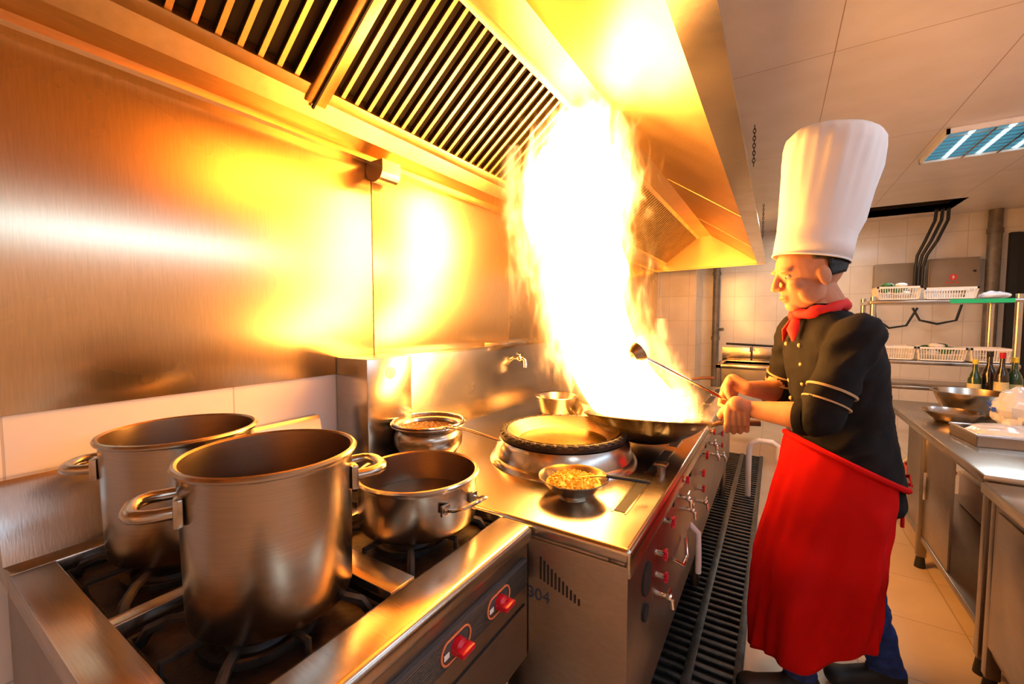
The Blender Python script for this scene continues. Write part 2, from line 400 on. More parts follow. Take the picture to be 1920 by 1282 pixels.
b=B('cooking_pot',(-1.08,1.14,.8005))
b.lathe([(0,0),(.085,0),(.10,.006),(.122,.04),(.125,.07),(.118,.090),(.108,.100),(.112,.106),(.132,.112),(.138,.115),(.136,.119),(.128,.117),(.108,.110),(.103,.100),(.112,.085),(.118,.065),(.09,.012),(0,.008)],M_pot,seg=64)
b.finish()
b=B('mesh_strainer',(-1.08,1.14,.924))
b.tube([(.128*math.cos(i*math.pi/24),.128*math.sin(i*math.pi/24),0) for i in range(48)],.004,M_chrome,8,closed=True)
M_mesh=mat('strainer_mesh',(.20,.13,.08),.8,.45,.5,120,bump=.5)
b.lathe([(.127,0),(.115,-.02),(.09,-.035),(.05,-.045),(0,-.048)],M_mesh,seg=40)
for s in (-.008,.008):
    b.tube([(.11,s*2.2-.03,.001),(.22,s-.045,.005),(.37,s*.4-.075,.0)],.0028,M_chrome,6)
b.finish()

# ---------------------------------------------------------------- wok range
WX0,WX1,WY0,WY1=-1.372,-.25,.878,3.4
b=B('wok_range',(0,0,0))
b.box((WX0+.02,WY0+.005,.30),(-.30,WY1,.77),M_front,.002)
b.box((-.30,WY0+.005,.30),(-.262,WY1,.77),M_front,.004)
b.box((WX0,WY0,.765),(WX1,WY1,.80),M_counter,.012,seg=4)
b.box((-.262,WY0+.0,.735),(WX1,WY1,.79),M_counter,.005)
b.box((WX0+.3,WY0-.001,.31),(-.255,WY0+.006,.762),M_front,.002)
M_print=mat('blue_grey_print',(.03,.05,.10),0,.5,.05)
for i in range(11):
    x=-.470+i*.0100; h=.056-.0040*i; zc=.695-.0050*i
    b.box((x,WY0-.0022,zc-h/2),(x+.005,WY0-.0008,zc+h/2),M_black)
for x in (WX0+.06,-.30):
    for y in (WY0+.05,(WY0+WY1)/2,WY1-.05): b.tube([(x,y,0),(x,y,.31)],.022,M_front,12)
b.box((WX0+.1,WY0+.03,.02),(-.50,WY1-.03,.30),M_black)
b.box((WX0,.965,.80),(-1.20,1.175,1.158),M_counter,.004)
b.prism([(WX0,.80),(-1.26,.80),(-1.30,1.13),(-1.31,1.15),(WX0,1.15)],1.175,WY1,M_counter)
b.box((WX0,1.9,1.15),(-1.25,2.15,1.165),M_counter,.002)
b.tube([(-1.203,1.07,1.10),(-1.1985,1.07,1.10)],.022,M_front,20)
RING=[(-.643,1.37),(-.66,2.12),(-.66,2.85)]
for i,(cx,cy) in enumerate(RING):
    b.lathe([(.262,.800),(.258,.812),(.245,.822),(.235,.862),(.225,.878),(.205,.882),(.200,.872),(.200,.80)],M_counter,(cx,cy,0),64)
    if i!=0:
        b.lathe([(.225,.874),(.222,.893),(.196,.897),(.192,.86)],M_iron,(cx,cy,0),64)
for i in range(7):
    y=1.05+i*.33
    b.box((-.345,y,.799),(-.315,y+.26,.8012),M_black)
    b.box((-.350,y-.008,.7995),(-.345,y+.268,.8018),M_counter); b.box((-.315,y-.008,.7995),(-.310,y+.268,.8018),M_counter)
b.tube([(-.30,1.38,.80),(-.30,1.38,.835)],.014,M_front,12); b.box((-.32,1.36,.83),(-.28,1.40,.838),M_front,.002)
def knob(y,z,r=.022):
    b.tube([(-.262,y,z),(-.244,y,z)],.008,M_chrome,10)
    for k in range(6):
        a=k*math.pi/3
        b.tube([(-.240,y,z),(-.240,y+r*math.cos(a),z+r*math.sin(a))],[.006,.005],M_red,8)
    b.tube([(-.244,y,z),(-.234,y,z)],.009,M_red,12)
def tap(y,z):
    b.tube([(-.262,y,z),(-.232,y,z),(-.224,y,z-.008),(-.222,y,z-.03)],.007,M_chrome,10)
    b.sphere((-.232,y,z),.011,M_chrome,seg=12,rings=8)
    b.tube([(-.232,y-.018,z+.016),(-.232,y+.018,z+.016)],.0045,M_chrome,8); b.tube([(-.232,y,z),(-.232,y,z+.016)],.0045,M_chrome,8)
for yb in (1.18,1.90,2.62):
    knob(yb,.65,.016); knob(yb+.10,.70,.018); knob(yb+.01,.58,.014); tap(yb+.02,.52); tap(yb+.30,.70); tap(yb+.40,.62); knob(yb+.33,.75,.013)
    b.tube([(-.262,yb+.5,.72),(-.255,yb+.5,.72)],.016,M_rubber,16)
    b.box((-.263,yb+.20,.70),(-.2585,yb+.22,.75),M_rubber,.002)
b.tube([(-.262,1.40,.52),(-.235,1.42,.50),(-.235,1.50,.49),(-.25,1.56,.52)],.006,M_chrome,10)
b.tube([(-.262,1.06,.64),(-.257,1.06,.64)],.042,M_black,24)
b.tube([(-.262,1.045,.56),(-.255,1.045,.56)],.022,M_black,20)
b.tube([(-.28,1.75,.50),(-.235,1.75,.46),(-.232,1.75,.36),(-.232,1.75,.30)],.011,M_white,12)
rng=b.finish()
def text(name,s,size,loc,rot,mt,parent):
    c=bpy.data.curves.new(name,'FONT'); c.body=s; c.size=size; c.extrude=.0005; c.align_x='LEFT'
    o=bpy.data.objects.new(name,c); col.objects.link(o); bpy.context.view_layer.update()
    me=bpy.data.meshes.new_from_object(o.evaluated_get(bpy.context.evaluated_depsgraph_get())); me.materials.clear(); me.materials.append(mt)
    bpy.data.objects.remove(o); o=bpy.data.objects.new(name,me); col.objects.link(o); o.location=loc; o.rotation_euler=rot
    if parent: o.parent=parent
    return o
text('steel_grade_text','304',.042,(-.505,WY0-.0018,.612),(math.pi/2,0,0),M_print,rng)
b=B('wall_faucet',(-1.27,2.08,1.07))
b.tube([(-.03,0,0),(.04,0,0),(.055,0,-.01),(.057,0,-.05)],.012,M_chrome,12); b.sphere((.02,0,0),.02,M_chrome,seg=14,rings=8)
b.tube([(.02,0,0),(.02,0,.03)],.006,M_chrome); b.tube([(.02,-.035,.03),(.02,.035,.03)],.007,M_chrome); b.finish()

def wok(name,loc,R=.21,D=.095,mt=M_wokblack,fill=None,fz=0,handle=None,rotz=0,inner=None,thick=.004):
    b=B(name,loc,rotz)
    n=14; out=[];inn=[]
    k=(R*R+D*D)/(2*D)
    for i in range(n+1):
        r=R*i/n; z=k-math.sqrt(k*k-r*r); out.append((r,z)); inn.append((max(0,r-.0),z+thick))
    b.lathe(out+[(R+.006,D+.001),(R+.007,D+.005),(R+.003,D+.008)],mt,seg=64)
    b.lathe([(R+.003,D+.008)]+inn[::-1],inner or mt,seg=64)
    if fill:
        rf=math.sqrt(max(0,k*k-(k-fz+thick)**2)); b.lathe([(0,fz),(rf,fz)],fill,seg=64)
    if handle:
        b.tube([(R-.005,0,D-.01),(R+.03,0,D+.006),(R+.09,0,D+.016),(R+.16,0,D+.018)],[.008,.008,.011,.010],M_wood,10)
    return b.finish()
b=B('burner_ring',(-.643,1.37,.8823))
b.lathe([(.200,-.012),(.222,-.0002),(.225,.012),(.216,.022),(.205,.020),(.200,.008)],M_iron,seg=64,close=True)
for i in range(40):
    a=2*math.pi*i/40; b.sphere((.214*math.cos(a),.214*math.sin(a),.016),(.012,.012,.008),M_iron,seg=8,rings=5)
b.finish()
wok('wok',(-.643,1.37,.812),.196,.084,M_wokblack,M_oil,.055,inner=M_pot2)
wok('wok',(-.66,2.12,.812),.190,.090,M_wokblack)
wok('wok',(-.66,2.85,.812),.190,.090,M_wokblack,handle=True,rotz=.3)
b=B('steel_basin',(-.98,2.02,.8005))
b.lathe([(0,0),(.09,0),(.10,.01),(.115,.085),(.122,.088),(.120,.092),(.112,.088),(.096,.012),(0,.006)],M_pot,seg=48); b.finish()
b=B('noodle_bowl',(-.475,1.085,.8005))
b.lathe([(0,.004),(.035,.004),(.037,0),(.042,0),(.043,.006),(.07,.022),(.090,.045),(.098,.052),(.098,.055),(.088,.050),(.066,.027),(.035,.010),(0,.009)],M_pot,seg=56)
b.lathe([(0,.052),(.03,.050),(.055,.044),(.078,.037)],M_noodle,seg=40)
for i in range(110):
    a=random.uniform(0,6.28); r=.066*math.sqrt(random.random()); x=r*math.cos(a);y=r*math.sin(a); a2=random.uniform(0,6.28)
    z=.054-.009*(r/.06)**2
    p=[(x+math.cos(a2+t*.8)*.014*t,y+math.sin(a2+t*.8)*.014*t,z+.004*math.sin(t*2.2+i)) for t in (-1,-.5,0,.5,1)]
    b.tube(p,.0021,M_noodle,5)
b.tube([(.02,-.01,.058),(.09,.035,.060),(.135,.062,.052)],[.003,.003,.003],M_chrome,6)
b.tube([(.085,.032,.060),(.15,.071,.050),(.19,.094,.042)],[.005,.006,.005],M_black,8)
b.finish()

WC=Vector((-.415,1.61,.822)); WD=.098
O=Vector((.190,1.815,0)); TH=math.atan2(-.39,-.92)
hdir=(Vector((-.155,1.645,0))-Vector((WC.x,WC.y,0))); ha=math.atan2(hdir.y,hdir.x)
hw=wok('wok',tuple(WC),.225,WD,M_wokblack,None,0,True,ha)
hw.rotation_euler=(Matrix.Rotation(ha,4,'Z')@Matrix.Rotation(math.radians(-9),4,'X')).to_euler()

# ---------------------------------------------------------------- flame
def lerp(t,A,Bv):
    if t<=A[0]: return Bv[0]
    for i in range(len(A)-1):
        if t<=A[i+1]:
            k=(t-A[i])/(A[i+1]-A[i]); k=max(0,k); return Bv[i]*(1-k)+Bv[i+1]*k
    return Bv[-1]
M_core=emis('flame_core',(1.0,.42,.09),42)
def flameshape(name,mt,F,scale,pad,z0,z1,rings,seg,amp,parent):
    FZ,FX,FY,FR=F
    b=B(name,(0,0,0),0,parent); vs=[];fs=[]
    for j in range(rings):
        z=z0+(z1-z0)*j/(rings-1)
        for i in range(seg):
            a=2*math.pi*i/seg; R=lerp(z,FZ,FR)*scale+pad
            nn=noise.noise(Vector((math.cos(a)*1.8,math.sin(a)*1.8,z*2.6)))+.5*noise.noise(Vector((math.cos(a)*4,math.sin(a)*4,z*5+3)))
            R*=1+amp*nn
            if amp and j in (0,rings-1): R*=.6
            vs.append((lerp(z,FZ,FX)+R*math.cos(a),lerp(z,FZ,FY)+R*math.sin(a),z))
    for j in range(rings-1):
        for i in range(seg):
            i2=(i+1)%seg; fs.append([j*seg+i,j*seg+i2,(j+1)*seg+i2,(j+1)*seg+i])
    fs.append(list(range(seg))[::-1]); fs.append([(rings-1)*seg+i for i in range(seg)])
    b.add(vs,fs,mt); return b.finish(True,80)
def gas(name,F,strength,halo,base=1.0,amp=1.7,scale=11,zs=.36,powr=1.5):
    FZ,FX,FY,FR=F
    mv=bpy.data.materials.new(name); mv.use_nodes=True; nt=mv.node_tree
    nt.nodes.remove(nt.nodes['Principled BSDF']); out=nt.nodes['Material Output']
    tc=N(nt,'ShaderNodeTexCoord'); sp=N(nt,'ShaderNodeSeparateXYZ'); nt.links.new(tc.outputs['Object'],sp.inputs[0])
    s_=N(nt,'ShaderNodeMapRange'); nt.links.new(sp.outputs[2],s_.inputs[0]); s_.inputs[1].default_value=FZ[0]; s_.inputs[2].default_value=FZ[-1]
    def fcurve(vals):
        lo=min(vals)-.01; hi=max(vals)+.01
        c=N(nt,'ShaderNodeFloatCurve'); cu=c.mapping.curves[0]
        P=[((z-FZ[0])/(FZ[-1]-FZ[0]),(v-lo)/(hi-lo)) for z,v in zip(FZ,vals)]
        cu.points[0].location=P[0]; cu.points[1].location=P[-1]
        for p in P[1:-1]: cu.points.new(*p)
        c.mapping.update(); nt.links.new(s_.outputs[0],c.inputs[1])
        m_=N(nt,'ShaderNodeMapRange'); nt.links.new(c.outputs[0],m_.inputs[0]); m_.inputs[3].default_value=lo; m_.inputs[4].default_value=hi; return m_.outputs[0]
    def mth(op,a,b_=None):
        n=N(nt,'ShaderNodeMath',operation=op)
        for i,x in enumerate((a,b_)):
            if x is None: continue
            if isinstance(x,(int,float)): n.inputs[i].default_value=x
            else: nt.links.new(x,n.inputs[i])
        return n.outputs[0]
    cx_=fcurve(FX); cy_=fcurve(FY); R_=fcurve(FR)
    dx=mth('SUBTRACT',sp.outputs[0],cx_); dy=mth('SUBTRACT',sp.outputs[1],cy_)
    rr=mth('SQRT',mth('ADD',mth('MULTIPLY',dx,dx),mth('MULTIPLY',dy,dy)))
    rn=mth('DIVIDE',rr,R_)
    mp=N(nt,'ShaderNodeMapping'); mp.inputs['Scale'].default_value=(1,1,zs); nt.links.new(tc.outputs['Object'],mp.inputs[0])
    nz=N(nt,'ShaderNodeTexNoise'); nz.inputs['Scale'].default_value=scale; nz.inputs['Detail'].default_value=4; nz.inputs['Distortion'].default_value=1.1
    nt.links.new(mp.outputs[0],nz.inputs['Vector'])
    q=mth('ADD',mth('SUBTRACT',base,rn),mth('MULTIPLY',mth('SUBTRACT',nz.outputs[0],.5),amp))
    qc=N(nt,'ShaderNodeClamp'); nt.links.new(q,qc.inputs[0])
    st=mth('MULTIPLY',mth('POWER',qc.outputs[0],powr),strength)
    if halo:
        hc=N(nt,'ShaderNodeClamp'); nt.links.new(mth('DIVIDE',mth('SUBTRACT',halo[1],rn),halo[1]-.8),hc.inputs[0])
        st=mth('ADD',st,mth('MULTIPLY',mth('POWER',hc.outputs[0],2.2),halo[0]))
    em=N(nt,'ShaderNodeEmission'); nt.links.new(ramp(nt,qc.outputs[0],(1,.28,.025),(1,.58,.16),0.02,.45),em.inputs[0])
    nt.links.new(st,em.inputs[1]); nt.links.new(em.outputs[0],out.inputs['Volume'])
    try: mv.cycles.volume_step_rate=.35
    except Exception: pass
    return mv
F1=([.905,.96,1.11,1.25,1.394,1.60,1.75,1.90,2.05,2.17,2.28],
    [-.415,-.445,-.60,-.69,-.755,-.80,-.82,-.82,-.82,-.82,-.81],
    [1.61,1.61,1.69,1.77,1.84,1.87,1.88,1.89,1.90,1.90,1.90],
    [.200,.212,.232,.235,.255,.288,.30,.295,.27,.23,.15])
FE=empty('wok_flame')
flameshape('flame_core',M_core,F1,.66,0,.915,2.12,28,30,.40,FE)
flameshape('flame_gas',gas('flame_gas',F1,200,(1.3,1.8),.98,2.5,13,.30,1.8),F1,1.0,.20,.92,2.27,28,28,0,FE)
F2=([.92,1.00,1.10,1.20,1.32],[-.25,-.29,-.34,-.365,-.37],[1.66,1.665,1.665,1.66,1.65],[.085,.085,.07,.05,.02])
flameshape('flame_tongue',gas('flame_tongue_gas',F2,80,None,.9,1.8,24),F2,1,.05,.925,1.30,12,18,0,FE)
F3=([1.50,1.65,1.80,1.95,2.12],[-1.00,-1.06,-1.08,-1.08,-1.06],[1.77,1.76,1.74,1.72,1.72],[.05,.065,.07,.065,.03])
flameshape('flame_wisp',gas('flame_wisp_gas',F3,45,None,.9,2.0,18),F3,1,.05,1.5,2.11,12,18,0,FE)

# ---------------------------------------------------------------- chef
def tochef(p):
    d=Vector(p)-O; c,s=math.cos(-TH),math.sin(-TH); return Vector((c*d.x-s*d.y,s*d.x+c*d.y,d.z))
HW=Matrix.Translation(WC)@hw.rotation_euler.to_matrix().to_4x4()
gL=tochef(HW@Vector((.225+.085,0,WD+.0155))); backL=tochef(HW@Vector((.1,0,WD)))
CH=empty('chef',tuple(O),TH)
shL,shR=Vector((.055,.175,1.255)),Vector((.055,-.175,1.255))
elL=Vector((.170,.215,1.000)); wrL=gL+Vector((-.03,.035,.055))
elR=Vector((.07,-.265,1.00)); wrR=Vector((.245,-.145,1.030))
gR=Vector((.30,-.12,.975))
bd=B('body',(0,0,0),0,CH)
def capsule(b,pts,rs,mt,seg=16):
    b.tube(pts,rs,mt,seg)
    for p,r in zip(pts,rs): b.sphere(p,r,mt,seg=16,rings=10)
rings=[(.68,-.04,.140,.165),(.78,-.03,.142,.175),(.86,-.018,.135,.170),(.96,-.005,.125,.160),(1.06,.012,.125,.168),(1.15,.026,.125,.182),(1.22,.036,.115,.186),(1.265,.044,.092,.170),(1.30,.052,.070,.118),(1.335,.066,.058,.065)]
vs=[];fs=[];sg=32
for z,cx,rx,ry in rings:
    for i in range(sg):
        a=2*math.pi*i/sg; vs.append((cx+rx*math.cos(a),ry*math.sin(a),z))
for j in range(len(rings)-1):
    for i in range(sg): fs.append([j*sg+i,j*sg+(i+1)%sg,(j+1)*sg+(i+1)%sg,(j+1)*sg+i])
fs.append(list(range(sg))[::-1]); fs.append([(len(rings)-1)*sg+i for i in range(sg)])
bd.add(vs,fs,M_jacket)
capsule(bd,[(.062,0,1.30),(.09,0,1.39)],[.060,.055],M_jacket)
for sh,el,wr in ((shL,elL,wrL),(shR,elR,wrR)):
    m1=sh.lerp(el,.5)
    capsule(bd,[sh+Vector((0,0,-.01)),m1,el],[.068,.062,.054],M_jacket)
    capsule(bd,[el,el.lerp(wr,.35),wr],[.045,.043,.029],M_jacket)
hips=[(Vector((0,.080,.82)),Vector((.13,.075,.47)),Vector((.13,.075,.10))),(Vector((-.03,-.07,.82)),Vector((-.07,-.02,.47)),Vector((-.17,.01,.12)))]
for hp,kn,ak in hips:
    capsule(bd,[hp,hp.lerp(kn,.5),kn],[.096,.082,.064],M_jacket)
    capsule(bd,[kn,kn.lerp(ak,.35),ak],[.063,.062,.048],M_jacket)
for ak,toe,heel in ((hips[0][2],(.275,.090,.035),(.10,.075,.04)),(hips[1][2],(-.05,.00,.032),(-.20,.01,.065))):
    capsule(bd,[heel,toe],[.040,.034],M_jacket); bd.sphere((toe[0]+.01,toe[1],toe[2]),(.05,.045,.032),M_jacket)
    capsule(bd,[ak,Vector(heel)],[.046,.042],M_jacket)
body=bd.finish(); remesh(body,.009,4)
me=body.data; me.materials.clear()
for m_ in (M_jacket,M_skin,M_jeans,M_black): me.materials.append(m_)
def segd(p,a,b_):
    d=b_-a; t=(p-a).dot(d)/d.length_squared; q=a+d*max(0,min(1,t)); return (p-q).length,t
for p in me.polygons:
    c=p.center; k=0
    if c.z<.085: k=3
    elif c.z<.68: k=2
    elif c.z>1.345: k=1
    for sh,el,wr in ((shL,elL,wrL),(shR,elR,wrR)):
        d,t=segd(c,el,wr); d2,t2=segd(c,sh,el)
        if d<.075 and t>.22 and c.z>.85 and d<d2: k=1
    p.material_index=k
isc=[True]*len(me.vertices)
for p in me.polygons:
    if p.material_index in (1,3):
        for vi in p.vertices: isc[vi]=False
for v in me.vertices:
    if isc[v.index]:
        c=v.co; q=Vector((c.x*9,c.y*9,c.z*16+ c.x*10))
        n_=noise.noise(q); n2=noise.noise(Vector((c.x*22,c.y*22,c.z*12+5)))
        v.co=c+v.normal*(.013*(1-abs(n_)*2.4)*.6+.005*n2)
cl=B('jacket_details',(0,0,0),0,CH)
for sh,el,wr in ((shL,elL,wrL),(shR,elR,wrR)):
    c0=el.lerp(wr,.12);c1=el.lerp(wr,.25); cl.tube([c0,c0.lerp(c1,.5),c1],[.057,.060,.058],M_jacket,24)
    d=(el-sh).normalized(); c=sh.lerp(el,.68); cl.tube([c-d*.0035,c+d*.0035],[.0675,.0670],M_piping,24)
    c=sh.lerp(el,.82); cl.tube([c-d*.0025,c+d*.0025],[.0655,.0650],M_piping,24)
for i in range(5):
    for y in (-.045,.045): cl.sphere((.124+.007*i,y,.95+i*.065),(.006,.008,.008),M_piping,seg=10,rings=6)
cl.lathe([(.068,0),(.064,.035),(.060,.035),(.064,0)],M_jacket,(.066,0,1.315),32,close=True)
cl.finish()
sc=B('neckerchief',(0,0,0),0,CH)
pts=[(.074+.070*math.cos(a),.070*math.sin(a),1.333-.018*math.cos(a)+.004*math.sin(a*7)) for a in [i*math.pi/14 for i in range(28)]]
sc.tube(pts,[.018+.003*math.sin(i*1.9) for i in range(28)],M_scarf,12,closed=True)
sc.sphere((.147,0,1.310),(.022,.024,.020),M_scarf,seg=14,rings=8)
sc.tube([(.149,.01,1.303),(.166,.03,1.263),(.169,.04,1.223)],[.012,.020,.004],M_scarf,8,flat=.4)
sc.tube([(.149,-.01,1.303),(.164,-.028,1.260),(.166,-.035,1.218)],[.012,.020,.004],M_scarf,8,flat=.4)
sc.finish()
ap=B('apron',(0,0,0),0,CH); vs=[];fs=[];nu=90;nv=50
for j in range(nv):
    k=j/(nv-1)
    for i in range(nu):
        th=math.radians(-118+236*i/(nu-1)); ct=math.cos(th)
        zt=.90-.11*(1-ct)/1.5; zb=.10+.20*(1-ct)/1.5+.014*math.sin(th*5); z=zt+(zb-zt)*k
        rx=(.155+.085*min(1,k*1.8)-.01*k) if ct>0 else (.158-.01*k); ry=.190+.012*math.sin(math.pi*k)-.012*k; cx=-.012+.02*k
        f1=.5+.5*math.sin(th*7+2.0*math.sin(k*2.6)+1.0); fold=.024*min(1,k*1.5)*(f1**1.6-.25)+.007*math.sin(th*19+k*7+2*math.sin(th*3))*k
        fold+=.008*noise.noise(Vector((th*3,k*6,1)))
        vs.append((cx+(rx+fold)*ct,(ry+fold)*math.sin(th),z))
for j in range(nv-1):
    for i in range(nu-1): fs.append([j*nu+i,j*nu+i+1,(j+1)*nu+i+1,(j+1)*nu+i])
ap.add(vs,fs,M_apron); apo=ap.finish(True,80); md=apo.modifiers.new('t','SOLIDIFY'); md.thickness=.003
ab=B('apron_strings',(0,0,0),0,CH)
pts=[(-.016+.160*math.cos(a),.196*math.sin(a),.89-.11*(1-math.cos(a))/1.5) for a in [i*math.pi/20 for i in range(40)]]
ab.tube(pts,.010,M_apron,8,closed=True)
for s in (-1,1):
    ab.tube([(-.178,0,.76),(-.197,s*.04,.78),(-.192,s*.06,.755),(-.178,0,.755)],.006,M_apron,6)
    ab.tube([(-.178,0,.755),(-.197,s*.02,.68),(-.192,s*.03,.60)],.006,M_apron,6)
ab.finish()
HC=Vector((.115,0,1.450)); HP=Matrix.Translation(HC)@Matrix.Rotation(math.radians(14),4,'Y')@Matrix.Scale(1.05,4)
hd=B('head',(0,0,0),0,CH)
hd.sphere((-.012,0,.025),(.098,.078,.092),M_skin,HP,28,18)
hd.sphere((.022,0,-.045),(.064,.058,.072),M_skin,HP,24,16)
hd.sphere((.058,0,-.088),(.026,.028,.022),M_skin,HP)
for s in (-1,1):
    hd.sphere((.052,s*.036,-.024),(.030,.026,.026),M_skin,HP)
    hd.sphere((-.010,s*.079,-.012),(.020,.008,.032),M_skin,HP)
    hd.sphere((.074,s*.030,.030),(.016,.026,.009),M_skin,HP)
    hd.sphere((.094,s*.011,-.027),(.010,.008,.008),M_skin,HP)
    hd.sphere((.020,s*.050,-.050),(.040,.016,.042),M_skin,HP)
hd.tube([(.080,0,.022),(.094,0,.002),(.104,0,-.022)],[.009,.010,.012],M_skin,12,M=HP)
hd.sphere((.104,0,-.023),(.012,.011,.010),M_skin,HP)
hd.sphere((.082,0,-.055),(.012,.024,.007),M_skin,HP); hd.sphere((.080,0,-.065),(.012,.021,.008),M_skin,HP)
hd.tube([(-.01,0,-.03),(-.035,0,-.12)],[.055,.056],M_skin,20,M=HP)
h=hd.finish(); remesh(h,.0036,5); h.data.materials.clear(); h.data.materials.append(M_skin)
fc=B('face_details',(0,0,0),0,CH)
for s in (-1,1):
    fc.sphere((.0690,s*.031,.008),(.0105,.0130,.0065),M_eye,HP,14,10)
    fc.sphere((.0768,s*.032,.007),(.0035,.0048,.0048),M_black,HP,10,8)
    fc.tube([(.0840,s*.012,.030),(.0850,s*.026,.034),(.0760,s*.044,.030)],[.002,.003,.0015],M_hair,6,M=HP,flat=.6)
    fc.tube([(.0765,s*.018,.0135),(.0785,s*.031,.0155),(.0720,s*.043,.0120)],.0020,M_skin,6,M=HP)
fc.tube([(.086,-.020,-.060),(.0920,-.010,-.0595),(.0930,0,-.060),(.0920,.010,-.0595),(.086,.020,-.060)],[.001,.0025,.0028,.0025,.001],M_lip,8,M=HP)
fc.finish()
hr=B('hair',(0,0,0),0,CH); vs=[];fs=[]
for j in range(14):
    p=math.radians(30+j*6.6)
    for i in range(31):
        w_=(78 if j<8 else 98); a=math.radians(w_+(360-2*w_)*i/30); rx,ry,rz=.102,.082,.095
        fr=.006*noise.noise(Vector((i*.6,j*.6,0)))
        vs.append(HP@Vector((-.012+(rx+fr)*math.sin(p)*math.cos(a),(ry+fr)*math.sin(p)*math.sin(a),.025+rz*math.cos(p))))
for j in range(13):
    for i in range(30): fs.append([j*31+i,j*31+i+1,(j+1)*31+i+1,(j+1)*31+i])
hr.add(vs,fs,M_hair); hro=hr.finish(True,80); md=hro.modifiers.new('t','SOLIDIFY'); md.thickness=.006; md.offset=0
ht=B('toque_hat',(0,0,0),0,CH)
HM=Matrix.Translation((.106,0,1.502))@Matrix.Rotation(math.radians(-9),4,'Y')
vs=[];fs=[];sg=96;prof=[(.112,0),(.113,.05),(.114,.088),(.115,.093),(.122,.14),(.131,.23),(.138,.31),(.142,.36),(.140,.392),(.124,.414),(.07,.426),(.02,.424),(0.001,.42)]
for r,z in prof:
    for i in range(sg):
        a=2*math.pi*i/sg; pl=0 if z<.1 else .0012*math.sin(a*24)*min(1,(z-.1)*5)+.011*noise.noise(Vector((math.cos(a)*2,math.sin(a)*2,z*9)))
        if z>.41: pl*=r*4
        vs.append(((r+pl)*1.02*math.cos(a),(r+pl)*.92*math.sin(a),z))
for j in range(len(prof)-1):
    for i in range(sg): fs.append([j*sg+i,j*sg+(i+1)%sg,(j+1)*sg+(i+1)%sg,(j+1)*sg+i])
ht.add(vs,fs,M_hat,HM)
ht.tube([(.114*math.cos(a),.103*math.sin(a),0) for a in [i*math.pi/20 for i in range(40)]],.003,M_hat,6,closed=True,M=HM)
hto=ht.finish(True,60); md=hto.modifiers.new('t','SOLIDIFY'); md.thickness=.003
def hand(name,G,e2,e1,side,wr):
    e2=Vector(e2).normalized(); e1=Vector(e1); e1=(e1-e2*e1.dot(e2)).normalized()
    e3=e1.cross(e2) if side>0 else e2.cross(e1)
    Mx=Matrix(((e1.x,e2.x,e3.x,0),(e1.y,e2.y,e3.y,0),(e1.z,e2.z,e3.z,0),(0,0,0,1)))
    org=G-(e1*.010+e3*.031); Mx=Matrix.Translation(org)@Mx
    b=B(name,(0,0,0),0,CH)
    P=lambda a,b_,c:Mx@Vector((a,b_,c))
    for bb in (-.028,-.010,.010,.028):
        b.tube([P(-.078,bb*.65,-.004),P(-.04,bb*.95,-.003),P(0,bb,0)],[.015,.0145,.0115],M_skin,12)
        b.sphere(P(0,bb,0),.0115,M_skin,seg=12,rings=8); b.sphere(P(-.078,bb*.65,-.004),.015,M_skin,seg=12,rings=8)
    for bb,sc_ in ((.032,.95),(.011,1.06),(-.010,1.0),(-.030,.82)):
        pl=[(0,0),(.034*sc_,.006),(.040*sc_,.036),(.022,.056*sc_+.002),(.006,.053*sc_)]
        ps=[P(a,bb*(1+.0*a),c) for a,c in pl]; rs=[.0100,.0092,.0086,.0080,.0070]; rs=[r*(.9+.1*sc_) for r in rs]
        b.tube(ps,rs,M_skin,10)
        for p_,r_ in zip(ps,rs): b.sphere(p_,r_,M_skin,seg=10,rings=8)
    tp=[P(-.062,.022,.006),P(-.038,.042,.020),P(-.012,.050,.040),P(.006,.046,.056)]
    tr=[.016,.0135,.0115,.009]; b.tube(tp,tr,M_skin,12)
    for p_,r_ in zip(tp,tr): b.sphere(p_,r_,M_skin,seg=10,rings=8)
    w=P(-.082,0,-.004)
    b.tube([wr,wr.lerp(w,.5),w],[.028,.026,.026],M_skin,16); b.sphere(wr,.028,M_skin); b.sphere(w,.026,M_skin)
    o=b.finish(); remesh(o,.0030,2); o.data.materials.clear(); o.data.materials.append(M_skin); return o
hand('hand_left',gL,backL-gL,(.25,-.35,-.9),1,wrL)
bowlW=Vector((-.405,1.49,1.175)); bl=tochef(bowlW)
sd=(bl-gR).normalized()
hand('hand_right',gR,sd,(.45,.30,-.8),-1,wrR)
Rz=Matrix.Rotation(TH,4,'Z')
gRw=Matrix.Translation(O)@Rz@gR
ld=B('ladle',tuple(gRw)); v=bowlW-gRw; vd=v.normalized()
ld.tube([-vd*.12,-vd*.04],[.011,.011],M_wood,10)
ld.tube([-vd*.05,v*.5,v-vd*.03],[.0065,.0055,.005],M_chrome,10)
BM=Matrix.Translation(v+vd*.01)@vd.to_track_quat('X','Z').to_matrix().to_4x4()@Matrix.Rotation(math.radians(-35),4,'Y')
ld.lathe([(0,-.030),(.022,-.025),(.034,-.010),(.040,.008),(.038,.009),(.032,-.008),(.020,-.021),(0,-.026)],M_pot,seg=32,M=BM)
ld.finish()

